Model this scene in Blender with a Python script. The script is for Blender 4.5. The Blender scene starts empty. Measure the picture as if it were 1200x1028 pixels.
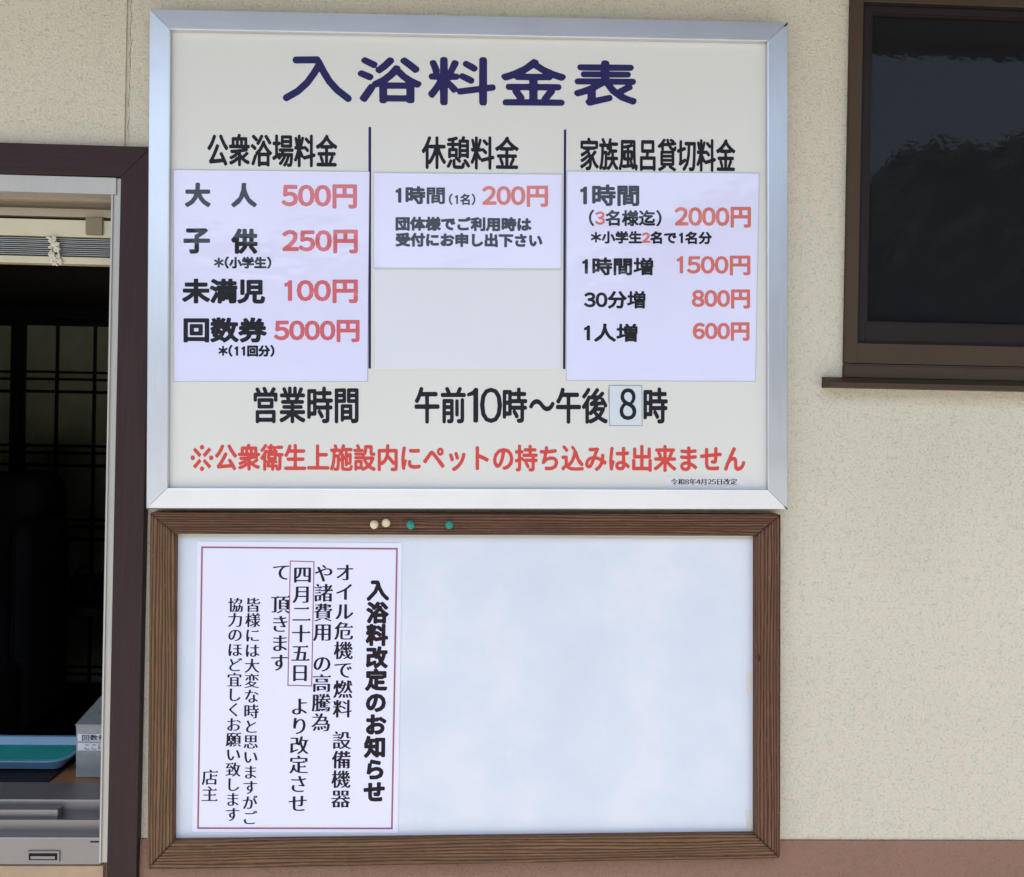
import bpy, bmesh, math, random
import numpy as np
from mathutils import Vector, Matrix
from mathutils.geometry import delaunay_2d_cdt
random.seed(7)
S = bpy.context.scene
COL = S.collection
rad = math.radians

# ------------------------------------------------------------------ camera
FPX, W, H = 950.0, 1200.0, 1028.0
YAW, ROLL = rad(1.9), rad(1.05)
CAM = Vector((0.0, -1.52, 1.5))
fw = Vector((math.sin(YAW), math.cos(YAW), 0)); r0 = Vector((math.cos(YAW), -math.sin(YAW), 0)); u0 = Vector((0, 0, 1))
rt = r0*math.cos(ROLL) + u0*math.sin(ROLL); up = -r0*math.sin(ROLL) + u0*math.cos(ROLL)
cd = bpy.data.cameras.new('camera'); cam = bpy.data.objects.new('camera', cd); COL.objects.link(cam)
cd.sensor_width = 36; cd.lens = FPX/W*36; cd.clip_start = 0.05; cd.clip_end = 900
cam.matrix_world = Matrix(((rt.x, up.x, -fw.x, CAM.x), (rt.y, up.y, -fw.y, CAM.y), (rt.z, up.z, -fw.z, CAM.z), (0, 0, 0, 1)))
S.camera = cam
# ------------------------------------------------------------------ world, sun, exposure
SUN_EL, SUN_AZ = rad(70), rad(205)       # high noon sun: the eave keeps the whole facade in open shade
wd = bpy.data.worlds.new("World"); S.world = wd; wd.use_nodes = True
nt = wd.node_tree; nt.nodes.clear()
sky = nt.nodes.new('ShaderNodeTexSky'); sky.sky_type = 'NISHITA'; sky.sun_disc = False
sky.sun_elevation = SUN_EL; sky.sun_rotation = SUN_AZ; sky.air_density = 1.2; sky.dust_density = 3.0; sky.ozone_density = 1.5
bg = nt.nodes.new('ShaderNodeBackground'); bg.inputs[1].default_value = 0.13
wo = nt.nodes.new('ShaderNodeOutputWorld')
nt.links.new(sky.outputs[0], bg.inputs[0]); nt.links.new(bg.outputs[0], wo.inputs[0])
sl = bpy.data.lights.new('sun', 'SUN'); sl.energy = 5.0; sl.angle = rad(0.5); sl.color = (1, .97, .92)
so = bpy.data.objects.new('sun', sl); COL.objects.link(so)
sd = Vector((math.sin(SUN_AZ)*math.cos(SUN_EL), math.cos(SUN_AZ)*math.cos(SUN_EL), math.sin(SUN_EL)))
so.rotation_euler = sd.to_track_quat('Z', 'Y').to_euler(); so.location = (0, 6, 8)
S.view_settings.view_transform = 'Standard'; S.view_settings.look = 'None'
S.view_settings.gamma = 1; S.view_settings.use_curve_mapping = False
S.view_settings.exposure = 1.82

# ------------------------------------------------------------------ helpers
def at(px, py, y=0.0):
    """where the sight line through this point of the picture meets the vertical plane at depth y"""
    d = fw*FPX + rt*(px - W/2) - up*(py - H/2)
    t = (y - CAM.y)/d.y
    return CAM + d*t
def tag(o, label=None, cat=None, group=None, kind=None):
    if label: o['label'] = label
    if cat: o['category'] = cat
    if group: o['group'] = group
    if kind: o['kind'] = kind
    return o
def empty(name, loc, label, cat, group=None):
    o = bpy.data.objects.new(name, None); COL.objects.link(o); o.location = loc; o.empty_display_size = .05
    bpy.context.view_layer.update()
    return tag(o, label, cat, group)
def link(name, me, m, parent=None):
    o = bpy.data.objects.new(name, me); COL.objects.link(o)
    if m is not None and not me.materials: me.materials.append(m)
    if parent is not None:
        o.parent = parent
        o.matrix_parent_inverse = Matrix.Translation(-Vector(parent.location)) if parent.type == 'EMPTY' and parent.parent is None else parent.matrix_basis.inverted()
    return o
def mesh(name, vs, fs, m, parent=None, uv=None, smooth=False, bevel=0):
    me = bpy.data.meshes.new(name); me.from_pydata([tuple(v) for v in vs], [], fs)
    if uv:
        l = me.uv_layers.new(name='UVMap')
        for i, lp in enumerate(me.loops): l.data[i].uv = uv[lp.vertex_index]
    bm = bmesh.new(); bm.from_mesh(me); bmesh.ops.recalc_face_normals(bm, faces=bm.faces)
    if bevel:
        es = [e for e in bm.edges if len(e.link_faces) == 2 and e.calc_face_angle(0) > .5]
        bmesh.ops.bevel(bm, geom=es, offset=bevel, segments=2, profile=.6, affect='EDGES', clamp_overlap=True)
    bm.to_mesh(me); bm.free()
    if smooth:
        for p in me.polygons: p.use_smooth = True
    return link(name, me, m, parent)
def prism(name, front, back, m, parent=None, bevel=0, uv=None):
    n = len(front)
    fs = [list(range(n)), list(range(2*n-1, n-1, -1))] + [[i, i+n, (i+1) % n+n, (i+1) % n] for i in range(n)]
    return mesh(name, list(front)+list(back), fs, m, parent, uv=uv, bevel=bevel)
def slab(name, pts, yf, yb, m, parent=None, bevel=0):
    """prism standing on the wall: outline as seen, front at depth yf, straight back to depth yb"""
    fr = [at(x, y, yf) for x, y in pts]
    return prism(name, fr, [Vector((p.x, yb, p.z)) for p in fr], m, parent, bevel)
def box(name, x0, x1, y0, y1, z0, z1, m, parent=None, bevel=0):
    f = [Vector((x0, y0, z0)), Vector((x1, y0, z0)), Vector((x1, y0, z1)), Vector((x0, y0, z1))]
    return prism(name, f, [Vector((p.x, y1, p.z)) for p in f], m, parent, bevel)
def extrude_x(name, prof, x0, x1, m, parent=None, bevel=0):
    """closed (y, z) outline run along x"""
    return prism(name, [Vector((x0, y, z)) for y, z in prof], [Vector((x1, y, z)) for y, z in prof], m, parent, bevel)

# ------------------------------------------------------------------ materials
class Mat:
    def __init__(s, name, col=(.5, .5, .5), rough=.6, metal=0.0, **kw):
        s.m = bpy.data.materials.new(name); s.m.use_nodes = True; s.t = s.m.node_tree
        s.p = s.t.nodes['Principled BSDF']
        s.p.inputs['Base Color'].default_value = (*col, 1); s.p.inputs['Roughness'].default_value = rough
        s.p.inputs['Metallic'].default_value = metal
        for k, v in kw.items(): s.p.inputs[k.replace('_', ' ')].default_value = v
        s.co = None
    def n(s, t, **kw):
        n = s.t.nodes.new('ShaderNode'+t)
        for k, v in kw.items():
            if k in n.inputs: n.inputs[k].default_value = v
            else: setattr(n, k, v)
        return n
    def l(s, a, b): s.t.links.new(a, b)
    def coord(s, scale=(1, 1, 1), kind='Object', rot=(0, 0, 0)):
        tc = s.n('TexCoord'); mp = s.n('Mapping'); mp.inputs['Scale'].default_value = scale; mp.inputs['Rotation'].default_value = rot
        s.l(tc.outputs[kind], mp.inputs[0]); return mp.outputs[0]
    def noise(s, scale, detail=3, rough=.55, vec=None, dist=0):
        n = s.n('TexNoise', Scale=scale, Detail=detail, Roughness=rough, Distortion=dist)
        s.l(vec if vec is not None else s.coord(), n.inputs['Vector']); return n.outputs[0]
    def ramp(s, f, stops):
        r = s.n('ValToRGB'); e = r.color_ramp.elements
        while len(e) < len(stops): e.new(.5)
        for i, (p, c) in enumerate(stops):
            e[i].position = p; e[i].color = (*c, 1) if hasattr(c, '__len__') else (c, c, c, 1)
        s.l(f, r.inputs[0]); return r.outputs[0]
    def mix(s, f, a, b, mode='MIX'):
        n = s.n('Mix', data_type='RGBA', blend_type=mode)
        for v, i in ((f, n.inputs[0]), (a, n.inputs[6]), (b, n.inputs[7])):
            if hasattr(v, 'links'): s.l(v, i)
            elif hasattr(v, '__len__'): i.default_value = (*v, 1)
            else: i.default_value = v
        return n.outputs[2]
    def math(s, op, a, b=None):
        n = s.n('Math', operation=op)
        for v, i in ((a, n.inputs[0]), (b, n.inputs[1])):
            if v is None: continue
            if hasattr(v, 'links'): s.l(v, i)
            else: i.default_value = v
        return n.outputs[0]
    def col(s, c): s.l(c, s.p.inputs['Base Color'])
    def rgh(s, c): s.l(c, s.p.inputs['Roughness'])
    def bump(s, h, strength=.5, dist=.002, prev=None, to='Normal'):
        b = s.n('Bump', Strength=strength, Distance=dist); s.l(h, b.inputs['Height'])
        if prev is not None: s.l(prev, b.inputs['Normal'])
        s.l(b.outputs[0], s.p.inputs[to]); return b.outputs[0]
def sp(name, rough_scale=90, col=(.5, .5, .5), rough=.5, metal=0, var=.12, bump=.15, dist=.0006, **kw):
    """plain surface with mild mottling and fine relief"""
    m = Mat(name, col, rough, metal, **kw)
    n = m.noise(7, 5, .65); n2 = m.noise(rough_scale, 3)
    a = tuple(c*(1-var) for c in col); b = tuple(min(1, c*(1+var)) for c in col)
    m.col(m.ramp(n, [(.3, a), (.7, b)]))
    m.rgh(m.ramp(m.noise(25, 4), [(.3, max(0, rough-.08)), (.7, min(1, rough+.08))]))
    if bump: m.bump(n2, bump, dist)
    return m

def stucco(name, base, pit, lum=.07, scale=1.0):
    m = Mat(name, base, .92, 0)
    m.p.inputs['Specular IOR Level'].default_value = .2
    g = m.noise(230*scale, 3, .6); g2 = m.noise(70*scale, 3, .5); big = m.noise(2.2, 5, .6)
    h = m.math('ADD', m.math('MULTIPLY', g, .65), m.math('MULTIPLY', g2, .45))
    pits = m.ramp(h, [(.40, 1.0), (.54, 0.0)])
    v = m.n('TexVoronoi', Scale=190*scale); m.l(m.coord(), v.inputs['Vector'])
    hole = m.math('MULTIPLY', m.ramp(v.outputs['Distance'], [(.06, 1.0), (.20, 0.0)]), m.ramp(m.noise(30, 2), [(.5, 0.0), (.62, 1.0)]))
    dk = tuple(c*(1-lum) for c in base); lt = tuple(c*(1+lum) for c in base)
    c = m.ramp(big, [(.3, dk), (.7, lt)])
    c = m.mix(m.ramp(g, [(.35, 0.0), (.65, .5)]), c, tuple(min(1, x*1.22) for x in base))
    c = m.mix(m.math('MULTIPLY', pits, .45), c, pit)
    c = m.mix(m.math('MULTIPLY', hole, .5), c, tuple(x*.6 for x in pit))
    m.col(c)
    b1 = m.bump(h, 1.0, .0038); m.bump(m.noise(5, 3), .25, .006, prev=b1)
    return m

M_wall = stucco('stucco_beige', (.54, .482, .375), (.345, .30, .235))
M_dado = stucco('stucco_brown', (.235, .135, .092), (.17, .10, .07), .10)

def alu(name, col, rough=.36, streak=(1, 60, 1), kind='UV', metal=.9, var=.1):
    m = Mat(name, col, rough, metal)
    v = m.coord(streak, kind); n = m.noise(6, 5, .7, v); blot = m.noise(9, 4, .6)
    c = m.ramp(n, [(.25, tuple(c*(1-var) for c in col)), (.75, tuple(min(1, c*(1+var)) for c in col))])
    c = m.mix(m.ramp(blot, [(.45, 0.0), (.85, .4)]), c, tuple(c_*.8 for c_ in col)); m.col(c)
    m.rgh(m.ramp(n, [(.2, rough-.06), (.8, rough+.1)])); m.bump(n, .05, .0006)
    if metal == 0: m.p.inputs['Specular IOR Level'].default_value = .22
    return m
M_alu = alu('anodised_aluminium', (.64, .64, .65), .36, metal=.85)
M_alu_old = alu('old_window_aluminium', (.235, .212, .20), .42, (1, 1, 200), 'Object', .55)
M_jamb = alu('dull_jamb_aluminium', (.42, .39, .345), .45, (200, 200, 1), 'Object', .4)

def wood(name, a, b, c, spec=.3):
    m = Mat(name, b, .6); m.p.inputs['Specular IOR Level'].default_value = spec
    v = m.coord((1, 1, 1), 'UV')
    mp = m.n('Mapping'); mp.inputs['Scale'].default_value = (1.2, 26, 1); m.l(v, mp.inputs[0])
    g = m.noise(5, 6, .7, mp.outputs[0], .5)
    mp2 = m.n('Mapping'); mp2.inputs['Scale'].default_value = (14, 420, 1); m.l(v, mp2.inputs[0])
    f = m.noise(3, 3, .6, mp2.outputs[0])
    sx = m.n('SeparateXYZ'); m.l(v, sx.inputs[0])
    mp4 = m.n('Mapping'); mp4.inputs['Scale'].default_value = (1.1, 16, 1); m.l(v, mp4.inputs[0])
    wob = m.noise(2.2, 3, .5, mp4.outputs[0])
    ph = m.math('ADD', m.math('MULTIPLY', sx.outputs[1], 1020.0), m.math('MULTIPLY', wob, 17.0))
    ring = m.math('ADD', m.math('MULTIPLY', m.math('SINE', ph), .5), .5)
    col = m.ramp(ring, [(0.0, a), (.18, tuple(x*.6 for x in b)), (.5, b), (.85, tuple(x*.9 for x in c)), (1.0, b)])
    col = m.mix(m.ramp(g, [(.35, .55), (.6, 0.0)]), col, tuple(x*.75 for x in b))
    col = m.mix(m.ramp(f, [(.45, 0.0), (.8, .3)]), col, tuple(min(1, x*1.5) for x in c))
    blot = m.noise(6, 4); col = m.mix(m.ramp(blot, [(.4, 0.0), (.7, .3)]), col, tuple(x*.6 for x in b))
    # pale scuffs where the stain has worn off
    mp3 = m.n('Mapping'); mp3.inputs['Scale'].default_value = (9, 60, 1); m.l(v, mp3.inputs[0])
    sc = m.noise(3.2, 5, .75, mp3.outputs[0])
    col = m.mix(m.ramp(sc, [(.64, 0.0), (.71, .75)]), col, (.36, .27, .19))
    m.col(col)
    b1 = m.bump(ring, 1.0, .0016); m.bump(f, .35, .0006, prev=b1)
    return m
M_wood = wood('weathered_cedar', (.016, .0065, .004), (.108, .048, .028), (.255, .135, .076), .15)
M_wood_y = wood('weathered_cedar_yellowed', (.022, .010, .005), (.125, .063, .031), (.30, .172, .088), .15)

def paint_brown():
    m = Mat('brown_painted_wood', (.034, .016, .016), .55, Specular_IOR_Level=.22)
    v = m.coord((40, 40, 2.2)); g = m.noise(3, 5, .65, v)
    c = m.ramp(g, [(.3, (.022, .0095, .009)), (.7, (.036, .017, .016))])
    sc = m.noise(4, 6, .8, m.coord((28, 28, 5)))
    chips = m.math('MULTIPLY', m.ramp(sc, [(.655, 0.0), (.675, 1.0)]), m.ramp(m.noise(2.3, 2), [(.45, 0.0), (.6, 1.0)]))
    c = m.mix(chips, c, (.16, .10, .06)); m.col(c)
    m.bump(g, .7, .002); m.rgh(m.ramp(g, [(.3, .42), (.7, .65)]))
    return m
M_casing = paint_brown()
M_casing_h = paint_brown(); M_casing_h.m.name = 'brown_painted_wood_crosswise'
for n in M_casing_h.t.nodes:
    if n.bl_idname == 'ShaderNodeMapping' and abs(n.inputs['Scale'].default_value[0]-40) < 1: n.inputs['Scale'].default_value = (2.2, 40, 40)

M_panel = Mat('cream_enamel_panel', (.64, .595, .54), .38)
M_panel.col(M_panel.ramp(M_panel.noise(2.5, 3), [(.3, (.615, .588, .53)), (.7, (.64, .615, .56))]))
def laminated(name, col, coat=.75, glare=1.0, wscale=7, print_=False):
    m = Mat(name, col, .5, 0, Coat_Weight=coat, Coat_Roughness=.05)
    m.p.inputs['Specular IOR Level'].default_value = .12
    if not print_:
        n = m.noise(5, 4); m.col(m.ramp(n, [(.3, tuple(c*.97 for c in col)), (.7, tuple(min(1, c*1.02) for c in col))]))
    b = m.n('Bump', Strength=.55*glare, Distance=.006)
    m.l(m.noise(wscale, 3, .5, m.coord((1, 1, 1.6))), b.inputs['Height']); m.l(b.outputs[0], m.p.inputs['Coat Normal'])
    return m
M_sheet = laminated('laminated_paper', (.66, .645, .81))
M_print = laminated('black_print_under_film', (.014, .014, .018), print_=True)
M_price = laminated('red_print_under_film', (.57, .12, .135), print_=True)
M_price_o = laminated('orange_red_print_under_film', (.58, .15, .125), print_=True)
M_ink = Mat('black_sign_paint', (.013, .013, .018), .5, Specular_IOR_Level=.15)
M_navy = Mat('navy_sign_paint', (.018, .015, .085), .5, Specular_IOR_Level=.2)
M_red = Mat('red_sign_paint', (.56, .062, .050), .45, Specular_IOR_Level=.2)
M_paper = sp('white_print_paper', 200, (.67, .655, .82), .6, 0, .02, .1, .0004)
M_pink = Mat('black_paper_ink', (.020, .013, .015), .6, Specular_IOR_Level=.1)
M_border = Mat('dull_red_paper_ink', (.30, .085, .085), .6)
M_patch = sp('pale_blue_sticker', 200, (.56, .59, .62), .4, 0, .03, .05, .0004)
M_patch2 = sp('white_cover_sticker', 200, (.63, .63, .645), .4, 0, .01, 0)
def whiteboard():
    m = Mat('white_board_surface', (.6, .62, .66), .42, 0, Coat_Weight=.35, Coat_Roughness=.22)
    a = m.noise(4.2, 5, .6); b = m.noise(18, 4, .6)
    c = m.ramp(a, [(.3, (.515, .552, .615)), (.5, (.56, .587, .645)), (.7, (.645, .64, .66))])
    c = m.mix(m.ramp(b, [(.55, 0.0), (.8, .3)]), c, (.62, .62, .61)); m.col(c)
    # faint wiping marks
    w = m.noise(7, 4, .6, m.coord((8, 1, 1.4))); m.rgh(m.ramp(w, [(.3, .3), (.7, .5)])); m.bump(b, .08, .001)
    return m
M_wboard = whiteboard()
M_stain = sp('yellowed_tape_mark', 120, (.58, .55, .46), .5, 0, .06, .05)
M_bronze = alu('bronze_window_aluminium', (.055, .035, .021), .5, (1, 1, 60), 'Object', 0, .12)
M_bronze_d = alu('dark_bronze_sash', (.016, .0095, .008), .45, (1, 1, 60), 'Object', 0, .12)
M_rubber = sp('black_gasket', 60, (.010, .008, .008), .6, Specular_IOR_Level=.15)
M_cream = sp('cream_plastic', 90, (.50, .43, .28), .4, 0, .06, .05)
M_tan = sp('tan_painted_rail', 90, (.34, .27, .19), .5)
M_slat = sp('pale_grey_slat', 90, (.34, .33, .31), .4)
M_cord = sp('knotted_cream_cord', 200, (.55, .50, .38), .9, 0, .1, .4)
M_brkt = sp('yellowed_plastic_bracket', 150, (.17, .13, .06), .45, 0, .2)
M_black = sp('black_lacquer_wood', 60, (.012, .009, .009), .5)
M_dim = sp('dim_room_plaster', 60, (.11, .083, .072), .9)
M_paneglass = sp('frosted_lattice_pane', 60, (.60, .58, .38), .7)
M_leather = sp('black_leather', 140, (.018, .016, .018), .7, 0, .2, .3, Specular_IOR_Level=.2)
M_tray = sp('blue_plastic_tray', 120, (.14, .28, .40), .4, 0, .08)
M_mat = sp('green_rubber_mat', 120, (.006, .27, .225), .6, 0, .1)
M_box = sp('grey_green_plastic_box', 100, (.215, .23, .22), .3, 0, .08)
M_counter = sp('varnished_counter_wood', 60, (.22, .10, .045), .35, 0, .3)
M_ply = sp('bare_ply_board', 70, (.36, .245, .15), .7, 0, .2)
M_pin_c = sp('cream_pin_plastic', 200, (.60, .50, .30), .4)
M_pin_g = sp('teal_pin_plastic', 200, (.006, .20, .16), .4)
M_steel = Mat('steel', (.6, .6, .6), .25, 1.0)
M_dark = Mat('dark_gap', (.01, .009, .008), .9)
M_ground = stucco('grey_concrete', (.225, .225, .215), (.16, .16, .15), .1, .3)
M_soffit = sp('soffit_board', 50, (.13, .10, .07), .8)
M_hill = Mat('woodland', (.05, .075, .03), .9)
M_hill.col(M_hill.ramp(M_hill.noise(1.2, 6, .7), [(.3, (.018, .022, .013)), (.7, (.036, .042, .022))]))

# ------------------------------------------------------------------ lettering: outlines read from the built-in typeface, then re-weighted
_txt = bpy.data.curves.new('type_sampler', 'FONT'); _txt.resolution_u = 3
_to = bpy.data.objects.new('type_sampler', _txt); COL.objects.link(_to)
_seg = {}
def sample(body):
    _txt.body = body; bpy.context.view_layer.update()
    dg = bpy.context.evaluated_depsgraph_get(); ev = _to.evaluated_get(dg); me = ev.to_mesh()
    cnt = {}
    for p in me.polygons:
        for k in p.edge_keys: cnt[k] = cnt.get(k, 0)+1
    v = np.array([x.co[:2] for x in me.vertices]) if len(me.vertices) else np.zeros((0, 2))
    s = np.array([[v[a], v[b]] for (a, b), c in cnt.items() if c == 1])
    ev.to_mesh_clear(); return s
_a = sample('国'); _b = sample('国国'); EM = _b[:, :, 0].max() - _a[:, :, 0].max()
FULL = {**{str(i): chr(0xFF10+i) for i in range(10)}, '(': '（', ')': '）', '*': '＊'}
def glyph(ch):
    """boundary segments in em units, x measured from the left of the em square"""
    if ch not in _seg:
        s = sample(FULL.get(ch, ch))/EM
        if ch == '1':
            q = np.array([(.32, 0), (.405, 0), (.405, .735), (.34, .735), (.30, .665), (.20, .62), (.20, .55), (.32, .592)]); s = np.stack([q, np.roll(q, -1, 0)], 1)
        # merge: welded vertices are exact, so nothing more to do
        _seg[ch] = s
    return _seg[ch]
def adv(ch):
    if ch in '0123456789': return .60
    if ch in '()': return .42
    if ch == '*': return .85
    if ch == '　': return 1.0
    if ch == ' ': return .5
    if ch == '_': return .6
    return 1.0
def sdf(seg, X, Y):
    """signed distance (positive inside) of the grid X, Y to unordered closed outlines"""
    P = np.stack([X.ravel(), Y.ravel()], 1).astype(np.float32); A = seg[:, 0].astype(np.float32); B = seg[:, 1].astype(np.float32)
    best = np.full(len(P), 1e9, np.float32)
    for a, b in zip(A, B):
        d = b-a; L = float(d@d)
        if L < 1e-14: continue
        pa = P-a; t = np.clip((pa@d)/L, 0, 1)
        q = pa-t[:, None]*d; np.minimum(best, (q*q).sum(1), out=best)
    # inside test by scanline
    ys = Y[:, 0]; xs = X[0]; ins = np.zeros(X.shape, bool)
    for j, y in enumerate(ys):
        m = (A[:, 1] <= y) != (B[:, 1] <= y)
        if not m.any(): continue
        a, b = A[m], B[m]; xc = a[:, 0]+(y-a[:, 1])/(b[:, 1]-a[:, 1])*(b[:, 0]-a[:, 0])
        ins[j] = (xs[:, None] > xc[None]).sum(1) % 2 == 1
    return np.where(ins, 1, -1)*np.sqrt(best).reshape(X.shape)
def contours(F, X, Y):
    """closed loops of F = 0"""
    Sg = F > 0; h, w = F.shape; nxt = {}
    xs = X[0]; ys = Y[:, 0]
    code = Sg[:-1, :-1]*1 + Sg[:-1, 1:]*2 + Sg[1:, 1:]*4 + Sg[1:, :-1]*8
    T = {1: [(3, 0)], 2: [(0, 1)], 3: [(3, 1)], 4: [(1, 2)], 5: [(3, 0), (1, 2)], 6: [(0, 2)], 7: [(3, 2)], 8: [(2, 3)], 9: [(2, 0)], 10: [(0, 1), (2, 3)], 11: [(2, 1)], 12: [(1, 3)], 13: [(1, 0)], 14: [(0, 3)]}
    def key(j, i, e): return [('h', j, i), ('v', j, i+1), ('h', j+1, i), ('v', j, i)][e]
    jj, ii = np.nonzero((code > 0) & (code < 15))
    for j, i in zip(jj.tolist(), ii.tolist()):
        for a, b in T[int(code[j, i])]: nxt[key(j, i, a)] = key(j, i, b)
    def pos(k):
        t, j, i = k
        if t == 'h': a, b = F[j, i], F[j, i+1]; s = a/(a-b); return (xs[i]+s*(xs[i+1]-xs[i]), ys[j])
        a, b = F[j, i], F[j+1, i]; s = a/(a-b); return (xs[i], ys[j]+s*(ys[j+1]-ys[j]))
    loops = []
    while nxt:
        k0 = next(iter(nxt)); k = k0; L = []
        while k in nxt:
            L.append(pos(k)); k = nxt.pop(k)
        if len(L) > 5: loops.append(np.array(L))
    return loops
def simplify(L, tol):
    n = len(L)
    if n < 8: return L
    keep = [0]; i = 0
    while i < n-1:
        j = i+2
        while j < n:
            a, b = L[i], L[j]; d = b-a; l = np.hypot(*d)+1e-12
            if (np.abs(np.cross(d, L[i+1:j]-a))/l).max() > tol or l > 1e9: break
            j += 1
        i = min(j-1, n-1); keep.append(i)
    return L[keep[:-1]] if keep[-1] == n-1 and len(keep) > 4 else L[keep]
import warnings; warnings.filterwarnings('ignore')
def seg_of(loops): return np.concatenate([np.stack([L, np.roll(L, -1, 0)], 1) for L in loops])
def holes(Ls):
    a = [(L[:, 0]*np.roll(L[:, 1], -1)-L[:, 1]*np.roll(L[:, 0], -1)).sum() for L in Ls]
    return sum(1 for x in a if x*max(a, key=abs) < 0)
def restyle(seg, size, stroke, style, small=None):
    small = small or size
    """seg in picture units (y down), size = em size there. Returns outline loops"""
    st = size/78.0
    net = (stroke - .073*size)/2
    pad = max(net, 0)+3*st
    lo = seg.reshape(-1, 2).min(0)-pad; hi = seg.reshape(-1, 2).max(0)+pad
    X, Y = np.meshgrid(np.arange(lo[0], hi[0]+st, st), np.arange(lo[1], hi[1]+st, st))
    if style == 'round':          # open the shape first so that stroke ends turn round
        e = .019*small
        F = sdf(seg, X, Y); L = contours(F-e, X, Y)
        if L: F = sdf(seg_of(L), X, Y)
        F = F + e + net
    elif style == 'ming':         # thin horizontals, full verticals, small triangles at stroke ends
        k = 6.0; sg = seg.copy(); sg[:, :, 0] *= k
        F = sdf(sg, X*k, Y) - .0135*size
        L = contours(F, X, Y)
        if L: F = sdf(seg_of(L), X, Y)
        if L:
            sy_ = seg_of(L); sy_[:, :, 1] *= 5.0; F = sdf(sy_, X, Y*5.0)     # widen uprights only
        F = F + max(0, net)
        F = F
        for tx, ty in ends(seg, size):
            r = .085*size
            d = np.minimum(np.minimum(ty-(Y)+r*.02, (Y-ty+r)-np.abs(X-tx+r*.5)*1.0), r*1.2-np.abs(X-tx))
            F = np.maximum(F, np.minimum(d, r))
    else:
        F0 = sdf(seg, X, Y); n0 = len(contours(F0, X, Y)); f = 1.0
        while net > 0 and f > .45 and holes(contours(F0+net*f, X, Y)) < holes(contours(F0, X, Y)): f -= .11     # keep every counter open
        F = F0 + net*f
    return [simplify(L, st*.16) for L in contours(F, X, Y)]
def strokes(lines, r, st=.5):
    """brush strokes with round ends along the given lines"""
    sg = np.array([(l[i], l[i+1]) for l in lines for i in range(len(l)-1)], float)
    lo = sg.reshape(-1, 2).min(0)-r-2*st; hi = sg.reshape(-1, 2).max(0)+r+2*st
    X, Y = np.meshgrid(np.arange(lo[0], hi[0]+st, st), np.arange(lo[1], hi[1]+st, st)); best = np.full(X.shape, 1e9)
    for a, b in sg:
        d = b-a; t = np.clip(((X-a[0])*d[0]+(Y-a[1])*d[1])/(d@d), 0, 1); best = np.minimum(best, np.hypot(X-a[0]-t*d[0], Y-a[1]-t*d[1]))
    return [simplify(L, st*.12) for L in contours(r-best, X, Y)]
def ends(seg, size):
    """right-hand ends of horizontal strokes: short upright edges with level edges running left from both ends"""
    key = lambda p: (round(float(p[0]), 3), round(float(p[1]), 3)); adj = {}
    for a, b in seg: adj.setdefault(key(a), []).append(b); adj.setdefault(key(b), []).append(a)
    out = []
    for a, b in seg:
        d = b-a
        if abs(d[0]) < .012*size and .045*size < abs(d[1]) < .10*size:
            ok = True
            for p, q in ((a, b), (b, a)):
                o = [x for x in adj[key(p)] if abs(x-q).sum() > 1e-4*size]
                if not o or not (p[0]-o[0][0] > .10*size and abs(o[0][1]-p[1]) < .02*size): ok = False
            if ok: out.append((a[0], (a[1]+b[1])/2-.004*size))
    return out

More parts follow.
